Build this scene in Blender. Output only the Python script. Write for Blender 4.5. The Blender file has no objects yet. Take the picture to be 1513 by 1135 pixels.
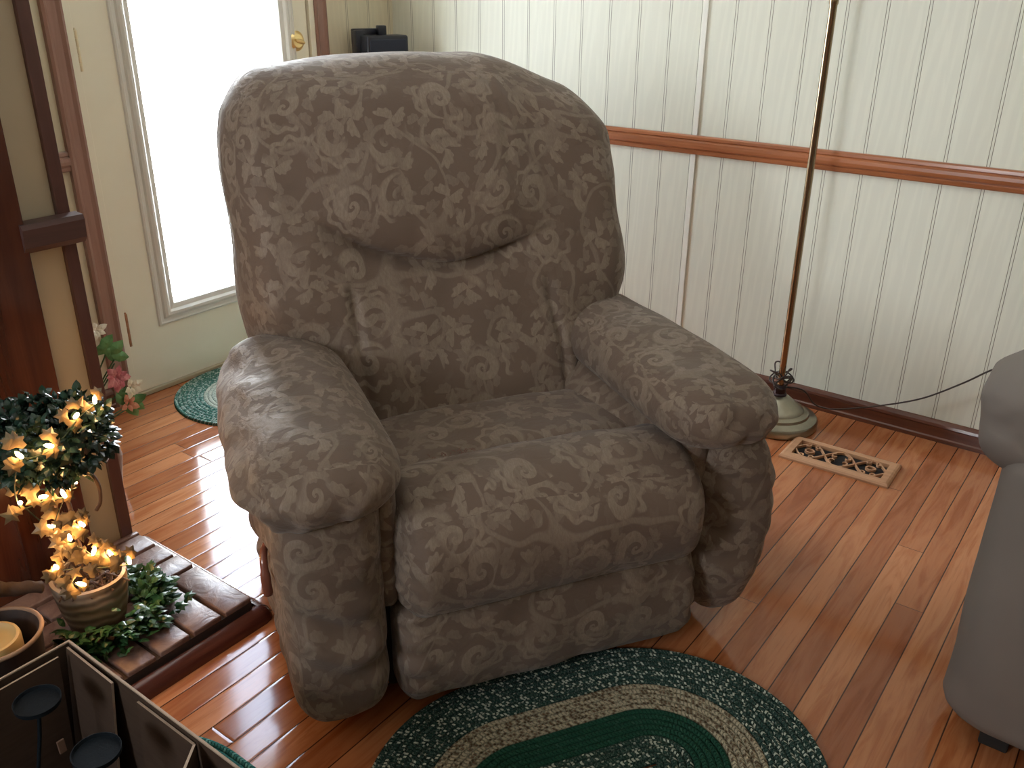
import bpy, bmesh, math, random
import numpy as np
from mathutils import Vector, Matrix, noise

random.seed(7)
COL = bpy.context.scene.collection
SC = bpy.context.scene
XW, YD = 2.794, 2.662          # right wall plane, door wall plane
XL, YB, ZC = -1.9, -2.4, 2.42  # left wall, back wall, ceiling

# ------------------------------------------------------------------ helpers
def link(name, me, mat=None, parent=None, smooth=True):
    o = bpy.data.objects.new(name, me)
    COL.objects.link(o)
    if mat is not None:
        for m in (mat if isinstance(mat, (list, tuple)) else [mat]):
            me.materials.append(m)
    if smooth:
        for p in me.polygons: p.use_smooth = True
    if parent is not None: o.parent = parent
    return o

def from_bm(name, bm, mat=None, parent=None, smooth=False, angle=None):
    me = bpy.data.meshes.new(name)
    bmesh.ops.recalc_face_normals(bm, faces=bm.faces[:])
    if angle is not None:
        for e in bm.edges:
            if len(e.link_faces) == 2:
                e.smooth = e.calc_face_angle(0) < math.radians(angle)
        smooth = True
    bm.to_mesh(me); bm.free()
    return link(name, me, mat, parent, smooth)

def thing(name, label, cat, loc=(0, 0, 0), rz=0, group=None):
    o = bpy.data.objects.new(name, None); COL.objects.link(o)
    o.location = loc; o.rotation_euler = (0, 0, rz)
    return tag(o, label, cat, group)

def tag(o, label=None, cat=None, group=None, kind=None):
    if label: o['label'] = label
    if cat: o['category'] = cat
    if group: o['group'] = group
    if kind: o['kind'] = kind
    return o

def box(bm, x0, x1, y0, y1, z0, z1, bev=0.0, seg=2):
    r = bmesh.ops.create_cube(bm, size=1.0)
    vs = r['verts']
    for v in vs:
        v.co = Vector((x0 + (v.co.x + .5) * (x1 - x0), y0 + (v.co.y + .5) * (y1 - y0), z0 + (v.co.z + .5) * (z1 - z0)))
    if bev > 0:
        es = list({e for v in vs for e in v.link_edges})
        bmesh.ops.bevel(bm, geom=es, offset=bev, segments=seg, affect='EDGES', profile=.5)

def struct_box(name, dims, mat, bev=0.0, label=None):
    bm = bmesh.new(); box(bm, *dims, bev=bev)
    o = from_bm(name, bm, mat); o['kind'] = 'structure'
    if label: o['label'] = label
    return o

def tube(bm, pts, r, n=8, closed=False):
    pts = [Vector(p) for p in pts]
    rs = r if isinstance(r, (list, tuple)) else [r] * len(pts)
    rings = []
    up = Vector((0, 0, 1)); prev = None
    N = len(pts)
    for i, p in enumerate(pts):
        if closed: t = (pts[(i + 1) % N] - pts[i - 1])
        else: t = (pts[min(i + 1, N - 1)] - pts[max(i - 1, 0)])
        t.normalize()
        if prev is None:
            a = up.cross(t)
            if a.length < 1e-3: a = Vector((1, 0, 0)).cross(t)
            a.normalize()
        else:
            a = prev - t * prev.dot(t); a.normalize()
        prev = a; b = t.cross(a)
        rings.append([bm.verts.new(p + (a * math.cos(2 * math.pi * k / n) + b * math.sin(2 * math.pi * k / n)) * rs[i]) for k in range(n)])
    M = N if closed else N - 1
    for i in range(M):
        A, B = rings[i], rings[(i + 1) % N]
        for k in range(n):
            bm.faces.new((A[k], A[(k + 1) % n], B[(k + 1) % n], B[k]))
    if not closed:
        bm.faces.new(rings[0]); bm.faces.new(rings[-1][::-1])

def spline(cps, per=8):
    P = [Vector(c) for c in cps]; P = [P[0] * 2 - P[1]] + P + [P[-1] * 2 - P[-2]]
    out = []
    for i in range(1, len(P) - 2):
        for k in range(per):
            t = k / per
            out.append(0.5 * ((2 * P[i]) + (P[i + 1] - P[i - 1]) * t + (2 * P[i - 1] - 5 * P[i] + 4 * P[i + 1] - P[i + 2]) * t * t + (3 * P[i] - P[i - 1] - 3 * P[i + 1] + P[i + 2]) * t ** 3))
    out.append(P[-2]); return out

def lathe(bm, prof, n=40, c=(0, 0, 0)):
    """prof: list of (r, z)"""
    rings = []
    for r, z in prof:
        if r < 1e-5: rings.append([bm.verts.new((c[0], c[1], c[2] + z))])
        else: rings.append([bm.verts.new((c[0] + r * math.cos(2 * math.pi * k / n), c[1] + r * math.sin(2 * math.pi * k / n), c[2] + z)) for k in range(n)])
    for A, B in zip(rings, rings[1:]):
        for k in range(n):
            k2 = (k + 1) % n
            if len(A) == 1 and len(B) == 1: continue
            if len(A) == 1: bm.faces.new((A[0], B[k2], B[k]))
            elif len(B) == 1: bm.faces.new((A[k], A[k2], B[0]))
            else: bm.faces.new((A[k], A[k2], B[k2], B[k]))

def extrude_profile(bm, prof, p0, p1, updir=(0, 0, 1), outdir=(1, 0, 0)):
    """closed profile (out, up) swept straight from p0 to p1"""
    o, u = Vector(outdir), Vector(updir)
    A = [bm.verts.new(Vector(p0) + o * a + u * b) for a, b in prof]
    B = [bm.verts.new(Vector(p1) + o * a + u * b) for a, b in prof]
    n = len(prof)
    for k in range(n): bm.faces.new((A[k], A[(k + 1) % n], B[(k + 1) % n], B[k]))
    bm.faces.new(A[::-1]); bm.faces.new(B)

def ss(a, b, x):
    t = np.clip((x - a) / (b - a), 0, 1); return t * t * (3 - 2 * t)

def nz(P, s, seed=0.0):
    return np.array([noise.noise(Vector((p[0] * s[0] + seed, p[1] * s[1] + seed * 1.7, p[2] * s[2] - seed))) for p in P])

def soft(name, lo, hi, r, mat, parent, n=60, deform=None, uvo=(0, 0), res=None):
    """rounded, dense upholstery block between corners lo and hi"""
    lo = np.array(lo, float); hi = np.array(hi, float); c = (lo + hi) / 2; h = (hi - lo) / 2
    r = np.array(r, float) * np.ones(3); r = np.minimum(r, h * .999); inner = h - r
    res = res or .0085
    verts = {}; P = []; faces = []; uvs = []
    cnt = [max(6, int(round(2 * h[i] / res))) for i in range(3)]
    for ax in range(3):
        a, b = [(1, 2), (0, 2), (0, 1)][ax]
        for sg in (-1, 1):
            na, nb = cnt[a], cnt[b]
            idx = np.zeros((na + 1, nb + 1), int)
            for i in range(na + 1):
                for j in range(nb + 1):
                    key = [0, 0, 0]; key[ax] = cnt[ax] if sg > 0 else 0; key[a] = i; key[b] = j
                    key = tuple(key)
                    if key not in verts:
                        q = np.array([2 * key[k] / cnt[k] - 1 for k in range(3)]) * h
                        ic = np.clip(q, -inner, inner); d = (q - ic) / r
                        L = np.linalg.norm(d); d = d / L if L > 0 else d
                        verts[key] = len(P); P.append(ic + d * r)
                    idx[i, j] = verts[key]
            ua = np.linspace(-h[a], h[a], na + 1); ub = np.linspace(-h[b], h[b], nb + 1)
            off = (uvo[0] + ax * 1.37 + (sg > 0) * .71, uvo[1] + ax * .53 + (sg > 0) * 1.19)
            for i in range(na):
                for j in range(nb):
                    q = [(i, j), (i + 1, j), (i + 1, j + 1), (i, j + 1)]
                    flip = (sg < 0) ^ (ax == 1)
                    if flip: q = q[::-1]
                    faces.append([idx[x, y] for x, y in q])
                    uvs.append([(ua[x] + c[a] + off[0], ub[y] + c[b] + off[1]) for x, y in q])
    P = np.array(P) + c
    if deform is not None: P = deform(P)
    me = bpy.data.meshes.new(name)
    me.from_pydata(P.tolist(), [], faces)
    uvl = me.uv_layers.new(name='UVMap')
    flat = [k for f in uvs for uv in f for k in uv]
    uvl.data.foreach_set('uv', flat)
    me.update()
    return link(name, me, mat, parent, True)

# ------------------------------------------------------------------ material helpers
class NT:
    def __init__(s, name):
        s.m = bpy.data.materials.new(name); s.m.use_nodes = True
        s.t = s.m.node_tree; s.b = s.t.nodes['Principled BSDF']; s.out = s.t.nodes['Material Output']
    def n(s, typ, **kw):
        nd = s.t.nodes.new(typ)
        for k, v in kw.items(): setattr(nd, k, v)
        return nd
    def l(s, a, b): s.t.links.new(a, b)
    def val(s, sock, v):
        if hasattr(v, 'is_output') or isinstance(v, bpy.types.NodeSocket): s.l(v, sock)
        else: sock.default_value = v
    def math(s, op, a, b=None, c=None, clamp=False):
        nd = s.n('ShaderNodeMath', operation=op); nd.use_clamp = clamp
        s.val(nd.inputs[0], a)
        if b is not None: s.val(nd.inputs[1], b)
        if c is not None: s.val(nd.inputs[2], c)
        return nd.outputs[0]
    def vm(s, op, a, b=None, scale=None):
        nd = s.n('ShaderNodeVectorMath', operation=op)
        s.val(nd.inputs[0], a)
        if b is not None: s.val(nd.inputs[1], b)
        if scale is not None: s.val(nd.inputs['Scale'], scale)
        return nd.outputs['Value'] if op in ('LENGTH', 'DOT_PRODUCT', 'DISTANCE') else nd.outputs[0]
    def sep(s, v):
        nd = s.n('ShaderNodeSeparateXYZ'); s.l(v, nd.inputs[0]); return nd.outputs
    def comb(s, x=0.0, y=0.0, z=0.0):
        nd = s.n('ShaderNodeCombineXYZ')
        for i, v in enumerate((x, y, z)): s.val(nd.inputs[i], v)
        return nd.outputs[0]
    def mix(s, f, a, b, bt='MIX'):
        nd = s.n('ShaderNodeMix', data_type='RGBA', blend_type=bt)
        s.val(nd.inputs[0], f)
        for sock, v in ((nd.inputs[6], a), (nd.inputs[7], b)):
            if isinstance(v, (tuple, list)): sock.default_value = (*v[:3], 1)
            else: s.l(v, sock)
        return nd.outputs[2]
    def noise(s, vec, scale, detail=2, rough=.5, dist=0.0, dims='3D'):
        nd = s.n('ShaderNodeTexNoise', noise_dimensions=dims)
        if vec is not None: s.l(vec, nd.inputs['Vector'])
        nd.inputs['Scale'].default_value = scale; nd.inputs['Detail'].default_value = detail
        nd.inputs['Roughness'].default_value = rough; nd.inputs['Distortion'].default_value = dist
        return nd.outputs
    def smooth(s, x, a, b):
        nd = s.n('ShaderNodeMapRange', interpolation_type='SMOOTHSTEP')
        s.val(nd.inputs[0], x); nd.inputs[1].default_value = a; nd.inputs[2].default_value = b
        return nd.outputs[0]
    def white(s, v, dims='2D'):
        nd = s.n('ShaderNodeTexWhiteNoise', noise_dimensions=dims)
        s.l(v, nd.inputs['W' if dims == '1D' else 'Vector']); return nd.outputs
    def bump(s, h, strength=.3, dist=.002, normal=None):
        nd = s.n('ShaderNodeBump'); nd.inputs['Strength'].default_value = strength
        nd.inputs['Distance'].default_value = dist; s.l(h, nd.inputs['Height'])
        if normal is not None: s.l(normal, nd.inputs['Normal'])
        return nd.outputs[0]
    def coord(s, k='Object'): return s.n('ShaderNodeTexCoord').outputs[k]
    def set(s, col=None, rough=None, metal=None, normal=None, spec=None, **kw):
        B = s.b.inputs
        if col is not None:
            if isinstance(col, (tuple, list)): B['Base Color'].default_value = (*col[:3], 1)
            else: s.l(col, B['Base Color'])
        if rough is not None: s.val(B['Roughness'], rough)
        if metal is not None: B['Metallic'].default_value = metal
        if normal is not None: s.l(normal, B['Normal'])
        if spec is not None: B['Specular IOR Level'].default_value = spec
        for k, v in kw.items(): s.val(B[k.replace('_', ' ')], v)
        return s.m

def mat_plain(name, col, rough=.5, metal=0, var=.12, scale=30, bump=.1, spec=None):
    t = NT(name); v = t.coord()
    n1 = t.noise(v, scale, 4)['Fac']
    c = t.mix(n1, tuple(x * (1 - var) for x in col), tuple(min(1, x * (1 + var)) for x in col))
    return t.set(c, rough, metal, t.bump(n1, bump, .002), spec)

def mat_wood(name, c1, c2, rough=.35, axis=0, scale=1.0, coat=0.0, bump=.15):
    t = NT(name); v = t.coord()
    sc = [28, 28, 28]; sc[axis] = 2.2
    v2 = t.vm('MULTIPLY', v, tuple(x * scale for x in sc))
    n1 = t.noise(v2, 1.0, 5, .6, .6)['Fac']
    f = t.smooth(n1, .32, .68)
    c = t.mix(f, c1, c2)
    return t.set(c, rough, 0, t.bump(n1, bump, .001), Coat_Weight=coat, Coat_Roughness=.12)

# floor planks (boards run along X)
def mat_floor():
    t = NT('oak_floor'); v = t.coord(); x, y, z = t.sep(v)
    W = .0619
    row = t.math('DIVIDE', t.math('SUBTRACT', y, .0495), W)
    ri = t.math('FLOOR', row); rf = t.math('FRACT', row)
    r1 = t.white(ri, '1D')['Value']
    ln = t.math('MULTIPLY_ADD', r1, .8, 1.1)
    xs = t.math('DIVIDE', t.math('ADD', x, t.math('MULTIPLY', r1, 17.3)), ln)
    xi = t.math('FLOOR', xs); xf = t.math('FRACT', xs)
    idv = t.comb(ri, xi)
    w = t.white(idv); rv = w['Value']; rc = w['Color']
    off = t.vm('SCALE', rc, scale=23.0)
    gv = t.vm('ADD', t.vm('MULTIPLY', v, (3.0, 26.0, 1.0)), off)
    g = t.noise(gv, 1.0, 4, .6, 1.4)['Fac']
    gv2 = t.vm('ADD', t.vm('MULTIPLY', v, (9.0, 190.0, 1.0)), off)
    g2 = t.noise(gv2, 1.0, 3, .6)['Fac']
    base = t.mix(rv, (.34, .112, .042), (.58, .245, .105))
    dark = t.mix(t.smooth(g, .40, .70), base, t.mix(1.0, base, (.74, .60, .50), 'MULTIPLY'))
    dark = t.mix(t.math('MULTIPLY', t.smooth(g2, .5, .75), .3), dark, (.22, .07, .03))
    # seams
    d = t.math('MULTIPLY', t.math('MINIMUM', rf, t.math('SUBTRACT', 1.0, rf)), W)
    dx = t.math('MULTIPLY', t.math('MINIMUM', xf, t.math('SUBTRACT', 1.0, xf)), ln)
    seam = t.math('MINIMUM', d, t.math('MULTIPLY', dx, 1.6))
    sm = t.smooth(seam, .0006, .0019)
    col = t.mix(sm, (.045, .016, .008), dark)
    prof = t.math('POWER', t.smooth(t.math('MINIMUM', d, dx), 0.0, .006), .5)
    wav = t.noise(t.vm('MULTIPLY', v, (2.0, 6.0, 1)), 1.0, 2)['Fac']
    hgt = t.math('ADD', prof, t.math('ADD', t.math('MULTIPLY', wav, 1.2), t.math('MULTIPLY', g2, .04)))
    # every board sits at its own slight tilt
    hgt = t.math('ADD', hgt, t.math('MULTIPLY', t.math('MULTIPLY', rf, t.math('SUBTRACT', rv, .5)), 1.3))
    sc = t.noise(v, 14, 5, .7)['Fac']
    rough = t.math('MULTIPLY_ADD', sc, .12, .05)
    return t.set(col, rough, 0, t.bump(hgt, .35, .0012), Coat_Weight=.08, Coat_Roughness=.06, IOR=1.45)

# embossed beadboard panelling with pairs of grooves
def mat_panel(name, horiz='y', phase=1.338, col=(.75, .755, .645)):
    t = NT(name); v = t.coord(); x, y, z = t.sep(v)
    a = y if horiz == 'y' else x
    S = .1112
    f = t.math('FRACT', t.math('DIVIDE', t.math('SUBTRACT', a, phase - S / 2), S))
    d = t.math('ABSOLUTE', t.math('SUBTRACT', t.math('MULTIPLY', f, S), S / 2))  # distance from the groove pair's middle
    wob = t.noise(t.vm('MULTIPLY', v, (1, 1, 9)), 3, 2)['Fac']
    d2 = t.math('ABSOLUTE', t.math('SUBTRACT', d, t.math('MULTIPLY_ADD', wob, .0006, .0036)))
    groove = t.smooth(d2, .0003, .0013)
    gv = t.vm('MULTIPLY', v, (30, 30, 2.6))
    g = t.noise(gv, 1.0, 4, .6, 1.6)['Fac']
    rings = t.n('ShaderNodeTexWave', wave_type='BANDS', bands_direction='DIAGONAL')
    t.l(t.vm('MULTIPLY', v, (10, 10, .8)), rings.inputs['Vector']); rings.inputs['Scale'].default_value = 2.2
    rings.inputs['Distortion'].default_value = 9; rings.inputs['Detail'].default_value = 3
    gg = t.math('ADD', g, t.math('MULTIPLY', rings.outputs['Fac'], .35))
    c = t.mix(t.smooth(gg, .55, .95), tuple(k * .95 for k in col), col)
    c = t.mix(groove, (.17, .15, .105), c)
    h = t.math('ADD', groove, t.math('MULTIPLY', gg, .35))
    return t.set(c, .48, 0, t.bump(h, .45, .0012))

# damask upholstery
def mat_damask(name, c_base, c_mot, scale=9.0, amount=1.0):
    t = NT(name)
    uv = t.coord('UV')
    wn = t.noise(t.vm('SCALE', uv, scale=11.0), 1.0, 2)['Color']
    uvd = t.vm('ADD', uv, t.vm('SCALE', t.vm('SUBTRACT', wn, (.5, .5, .5)), scale=.022))
    def layer(sc, off, kind):
        vec = t.vm('ADD', t.vm('SCALE', uvd, scale=sc), off)
        x, y, z = t.sep(vec); vec = t.comb(x, y, 0.0)
        vo = t.n('ShaderNodeTexVoronoi', voronoi_dimensions='2D', feature='F1')
        t.l(vec, vo.inputs['Vector']); vo.inputs['Scale'].default_value = 1.0; vo.inputs['Randomness'].default_value = .62
        loc = t.vm('SUBTRACT', vec, vo.outputs['Position'])
        lx, ly, _ = t.sep(loc); r = t.vm('LENGTH', t.comb(lx, ly, 0.0))
        cr = t.sep(vo.outputs['Color'])
        ang = t.math('ADD', t.math('ARCTAN2', ly, lx), t.math('MULTIPLY', cr[0], 6.283))
        sgn = t.math('SUBTRACT', t.math('MULTIPLY', t.math('GREATER_THAN', cr[1], .5), 2.0), 1.0)
        if kind == 'spiral':
            ph = t.math('ADD', t.math('MULTIPLY', ang, sgn), t.math('MULTIPLY', t.math('LOGARITHM', t.math('ADD', r, .03), 2.718), 4.2))
            s = t.math('SINE', ph)
            m = t.math('MULTIPLY', t.smooth(s, -.25, .1), t.math('SUBTRACT', 1.0, t.smooth(r, .33, .40)))
            edge = t.math('MULTIPLY', t.math('SINE', t.math('MULTIPLY', ang, 9.0)), .04)
            ring = t.math('SUBTRACT', 1.0, t.smooth(t.math('ABSOLUTE', t.math('SUBTRACT', r, t.math('ADD', edge, .43))), .03, .06))
            half = t.smooth(t.math('SINE', ang), -.2, .1)
            return t.math('MAXIMUM', m, t.math('MULTIPLY', ring, half)), r, ang
        k, ser = (3.0, 15.0) if kind == 'leaf' else (2.0, 11.0)
        pet = t.math('ABSOLUTE', t.math('COSINE', t.math('ADD', t.math('MULTIPLY', ang, k / 2), t.math('MULTIPLY', t.math('MULTIPLY', r, 3.2), sgn))))
        rad = t.math('ADD', t.math('MULTIPLY', t.math('POWER', pet, 1.3), .46), t.math('MULTIPLY', t.math('SINE', t.math('MULTIPLY', ang, ser)), .045))
        m = t.smooth(t.math('SUBTRACT', rad, r), 0.0, .05)
        return m, r, ang
    a, ra, aa = layer(scale, (0.3, 1.7, 0), 'spiral')
    b, rb, ab = layer(scale * 1.35, (5.1, 2.2, 0), 'leaf')
    c, rc, ac = layer(scale * 1.9, (9.4, 7.7, 0), 'leaf2')
    # thin curling stems
    sn = t.noise(t.vm('SCALE', uvd, scale=scale * .8), 1.0, 0)['Fac']
    stem = t.math('SUBTRACT', 1.0, t.smooth(t.math('ABSOLUTE', t.math('SUBTRACT', sn, .5)), .010, .024))
    sel = t.smooth(t.noise(t.vm('SCALE', uv, scale=scale * .55), 1.0, 1)['Fac'], .47, .53)
    m = t.math('MAXIMUM', t.math('MULTIPLY', a, sel), t.math('MULTIPLY', b, t.math('SUBTRACT', 1.0, t.math('MULTIPLY', sel, .85))))
    m = t.math('MAXIMUM', m, t.math('MULTIPLY', c, .55))
    m = t.math('MAXIMUM', m, t.math('MULTIPLY', stem, .7), clamp=True)
    # brushy threads inside the motifs
    st = t.noise(t.vm('MULTIPLY', uvd, (240, 90, 1)), 1.0, 3, .6, 1.0)['Fac']
    m2 = t.math('MULTIPLY', m, t.math('MULTIPLY_ADD', t.smooth(st, .3, .7), .5, .5 * amount))
    big = t.noise(t.vm('SCALE', uv, scale=5.0), 1.0, 2)['Fac']
    m2 = t.math('MULTIPLY', m2, t.math('MULTIPLY_ADD', big, .6, .6))
    col = t.mix(m2, c_base, c_mot)
    weave = t.noise(t.vm('MULTIPLY', uv, (900, 1400, 1)), 1.0, 1)['Fac']
    col = t.mix(t.math('MULTIPLY', t.smooth(weave, .4, .7), .25), col, t.mix(1.0, col, (.7, .7, .7), 'MULTIPLY'))
    wr = t.noise(t.vm('MULTIPLY', uv, (26, 34, 1)), 1.0, 4, .55, .7)['Fac']
    h = t.math('ADD', t.math('MULTIPLY', m, .25), t.math('ADD', t.math('MULTIPLY', wr, 2.4), t.math('MULTIPLY', weave, .10)))
    return t.set(col, t.math('MULTIPLY_ADD', m, -.16, .74), 0, t.bump(h, .55, .002), .35, Sheen_Weight=.14, Sheen_Roughness=.5)

def mat_rug(name, zones, fleck, ring_w=.0135):
    """UV: x along the braid (m), y distance from the edge (m).  zones: (start, colour, fleck colour, fleck amount)"""
    t = NT(name); uv = t.coord('UV'); x, y, _ = t.sep(uv)
    ri = t.math('FLOOR', t.math('DIVIDE', y, ring_w)); rf = t.math('FRACT', t.math('DIVIDE', y, ring_w))
    r1 = t.white(ri, '1D')['Value']
    tri = t.math('ABSOLUTE', t.math('SUBTRACT', rf, .5))
    xs = t.math('ADD', t.math('DIVIDE', x, .0075), t.math('ADD', t.math('MULTIPLY', r1, 9.0), t.math('MULTIPLY', tri, 1.1)))
    xi = t.math('FLOOR', xs); xf = t.math('FRACT', xs)
    side = t.math('GREATER_THAN', rf, .5)
    cell = t.white(t.comb(xi, t.math('ADD', t.math('MULTIPLY', ri, 2.0), side)))['Value']
    col = None; yq = t.math('MULTIPLY', ri, ring_w)
    for st, cb, cf, am in zones:
        strand = t.mix(t.math('MULTIPLY', t.math('LESS_THAN', cell, am), t.smooth(t.math('ABSOLUTE', t.math('SUBTRACT', xf, .5)), .40, .22)), cb, cf)
        fl = t.noise(t.vm('MULTIPLY', uv, (330, 210, 1)), 1.0, 2)['Fac']
        strand = t.mix(t.math('MULTIPLY', t.smooth(fl, .52, .62), fleck), strand, cf)
        col = strand if col is None else t.mix(t.math('GREATER_THAN', yq, st - .004), col, strand)
    gap = t.math('MULTIPLY', t.smooth(tri, .5, .36), t.smooth(t.math('MINIMUM', xf, t.math('SUBTRACT', 1.0, xf)), 0.0, .2))
    col = t.mix(t.math('MULTIPLY_ADD', gap, .6, .4), t.mix(1.0, col, (.35, .4, .4), 'MULTIPLY'), col)
    return t.set(col, .95, 0, t.bump(gap, .9, .003), .15)

M = {}
M['floor'] = mat_floor()
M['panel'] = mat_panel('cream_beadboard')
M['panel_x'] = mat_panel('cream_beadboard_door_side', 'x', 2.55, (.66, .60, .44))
M['panel_plain'] = mat_plain('cream_panel_plain', (.50, .43, .31), .55, var=.05, scale=6)
M['ceiling'] = mat_plain('ceiling_white', (.84, .82, .76), .8, var=.03)
M['wallroom'] = mat_plain('room_wall_cream', (.55, .50, .38), .7, var=.04)
M['door'] = mat_plain('door_paint', (.80, .755, .61), .42, var=.04, scale=8, bump=.05)
M['doorframe'] = mat_plain('glass_frame_white', (.72, .71, .66), .35, var=.03, scale=8, bump=.03)
M['casing'] = mat_wood('door_casing_wood', (.25, .135, .10), (.32, .18, .14), .3, 2)
M['rail'] = mat_wood('chair_rail_wood', (.27, .085, .03), (.40, .14, .055), .3, 1, coat=.3)
M['railx'] = mat_wood('stub_rail_wood', (.055, .028, .025), (.085, .042, .036), .4, 0)
M['basebd'] = mat_wood('baseboard_wood', (.085, .026, .014), (.15, .05, .026), .3, 1, coat=.3)
M['post'] = mat_wood('post_trim_wood', (.075, .032, .026), (.11, .048, .038), .3, 2, coat=.1)
M['darkwood'] = mat_wood('dark_glossy_wood', (.036, .010, .006), (.095, .027, .013), .17, 2, .6, coat=.5)
M['brass'] = mat_plain('polished_brass', (.90, .68, .32), .34, 1, var=.05, bump=.02)
M['pole'] = mat_plain('aged_brass_pole', (.36, .27, .17), .25, 1, var=.15, bump=.03)
M['lampbase'] = mat_plain('antique_nickel_base', (.40, .38, .30), .30, 1, var=.12, scale=50, bump=.05)
M['black'] = mat_plain('black_plastic', (.012, .014, .022), .4, var=.1)
M['cord'] = mat_plain('brown_cord', (.035, .020, .014), .5)
M['damask'] = mat_damask('damask_upholstery', (.130, .089, .064), (.238, .184, .138))
M['under'] = mat_plain('dark_underside', (.02, .016, .014), .9)
M['lever'] = mat_wood('lever_wood', (.16, .05, .03), (.24, .08, .05), .25, 2, coat=.5)
M['sofa'] = mat_plain('grey_microfibre', (.178, .153, .134), .85, var=.10, scale=9, bump=.12)
M['register'] = mat_wood('register_oak', (.40, .20, .10), (.52, .28, .15), .45, 1)
M['void'] = mat_plain('duct_dark', (.008, .007, .007), .9)

# ------------------------------------------------------------------ the room
struct_box('floor', (XL - .1, XW + .1, YB - .1, YD + .12, -.08, 0), M['floor'])
struct_box('ceiling', (XL - .1, XW + .1, YB - .1, YD + .12, ZC, ZC + .08), M['ceiling'])
struct_box('wall_right', (XW, XW + .1, YB - .1, YD + .1, 0, ZC), M['panel'])
# door wall around the opening x 1.448..2.381, z 0..2.07
DX0, DX1, DZ = 1.448, 2.379, 2.07
def wall_with_hole(name, axis, const0, const1, a0, a1, h0, h1, z0, z1, mat):
    bm = bmesh.new()
    for (p, q, r, s) in ((a0, h0, 0, ZC), (h1, a1, 0, ZC), (h0, h1, z1, ZC), (h0, h1, 0, z0)):
        if q - p < 1e-4 or s - r < 1e-4: continue
        if axis == 'y': box(bm, p, q, const0, const1, r, s)
        else: box(bm, const0, const1, p, q, r, s)
    o = from_bm(name, bm, mat); o['kind'] = 'structure'; return o
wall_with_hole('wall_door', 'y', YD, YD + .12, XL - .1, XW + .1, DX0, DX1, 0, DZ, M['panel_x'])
# the rest of the room, behind the camera, with its two windows
wall_with_hole('wall_left', 'x', XL - .12, XL, YB - .1, YD, WL0 := .80, WL1 := 1.45, 1.15, 2.0, M['wallroom'])
struct_box('wall_back', (XL - .1, XW + .1, YB - .12, YB, 0, ZC), M['wallroom'])
def window_frame(name, axis, c, a0, a1, z0, z1):
    bm = bmesh.new(); w = .045
    for (p, q, r, s) in ((a0, a0 + w, z0, z1), (a1 - w, a1, z0, z1), (a0 + w, a1 - w, z0, z0 + w), (a0 + w, a1 - w, z1 - w, z1), (a0 + w, a1 - w, (z0 + z1) / 2 - .02, (z0 + z1) / 2 + .02)):
        if axis == 'y': box(bm, p, q, c - .03, c + .03, r, s)
        else: box(bm, c - .03, c + .03, p, q, r, s)
    o = from_bm(name, bm, M['doorframe']); o['kind'] = 'structure'; return o
window_frame('window_1', 'x', XL - .06, WL0, WL1, 1.15, 2.0)

# stub wall on the left with its post trim and rail
struct_box('wall_stub', (XL, .952, 1.872, 1.97, 0, ZC), M['panel_plain'])
struct_box('trim_1', (.9285, .956, 1.860, 1.975, 0, ZC), M['post'], .002)
def rail_profile(t, h):
    return [(0, 0), (t * .55, 0), (t * .7, h * .06), (t * .75, h * .2), (t * .62, h * .25), (t * .95, h * .34), (t, h * .5), (t * .95, h * .66), (t * .62, h * .75), (t * .75, h * .8), (t * .7, h * .94), (t * .55, h), (0, h)]
bm = bmesh.new(); extrude_profile(bm, [(0, 0), (.02, 0), (.03, .012), (.034, .05), (.03, .06), (0, .062)], (.835, 1.861, .786), (.966, 1.861, .786), outdir=(0, -1, 0))
o = from_bm('trim_2', bm, M['railx']); o['kind'] = 'structure'
# chair rails
bm = bmesh.new(); extrude_profile(bm, rail_profile(.020, .060), (XW, YB, .776), (XW, YD, .776), outdir=(-1, 0, 0))
o = from_bm('trim_3', bm, M['rail']); o['kind'] = 'structure'
bm = bmesh.new(); extrude_profile(bm, rail_profile(.018, .058), (.96, YD, .771), (1.389, YD, .771), outdir=(0, -1, 0))
o = from_bm('trim_4', bm, M['casing']); o['kind'] = 'structure'
bm = bmesh.new(); extrude_profile(bm, rail_profile(.018, .058), (2.437, YD, .771), (XW - .02, YD, .771), outdir=(0, -1, 0))
o = from_bm('trim_8', bm, M['casing']); o['kind'] = 'structure'
# white joint strip on the panelling
struct_box('trim_5', (XW - .006, XW, 1.3185, 1.336, .068, .776), mat_plain('joint_strip_white', (.80, .79, .72), .4, var=.03), .0015)
struct_box('trim_9', (XW - .006, XW, 1.3185, 1.336, .836, ZC), mat_plain('joint_strip_white_upper', (.80, .79, .72), .4, var=.03), .0015)
# baseboards
bp = [(0, 0), (.016, 0), (.016, .012), (.012, .016), (.012, .046), (.015, .050), (.012, .058), (.006, .066), (0, .068)]
bm = bmesh.new(); extrude_profile(bm, bp, (XW, YB, 0), (XW, YD, 0), outdir=(-1, 0, 0))
o = from_bm('baseboard_right', bm, M['basebd']); o['kind'] = 'structure'
bm = bmesh.new(); extrude_profile(bm, bp, (2.437, YD, 0), (XW - .016, YD, 0), outdir=(0, -1, 0))
extrude_profile(bm, bp, (.96, YD, 0), (1.387, YD, 0), outdir=(0, -1, 0))
o = from_bm('baseboard_door', bm, M['basebd']); o['kind'] = 'structure'
# casings
def casing(name, x0, x1):
    w = x1 - x0
    pr = [(0, 0), (.016, 0), (.02, .008), (.014, w * .3), (.014, w * .7), (.019, w - .008), (.016, w), (0, w)]
    bm = bmesh.new(); extrude_profile(bm, pr, (x0, YD, 0), (x0, YD, 2.13), updir=(1, 0, 0), outdir=(0, -1, 0))
    o = from_bm(name, bm, M['casing']); o['kind'] = 'structure'
casing('trim_6', 1.388, 1.4495)
casing('trim_7', 2.379, 2.437)
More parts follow.
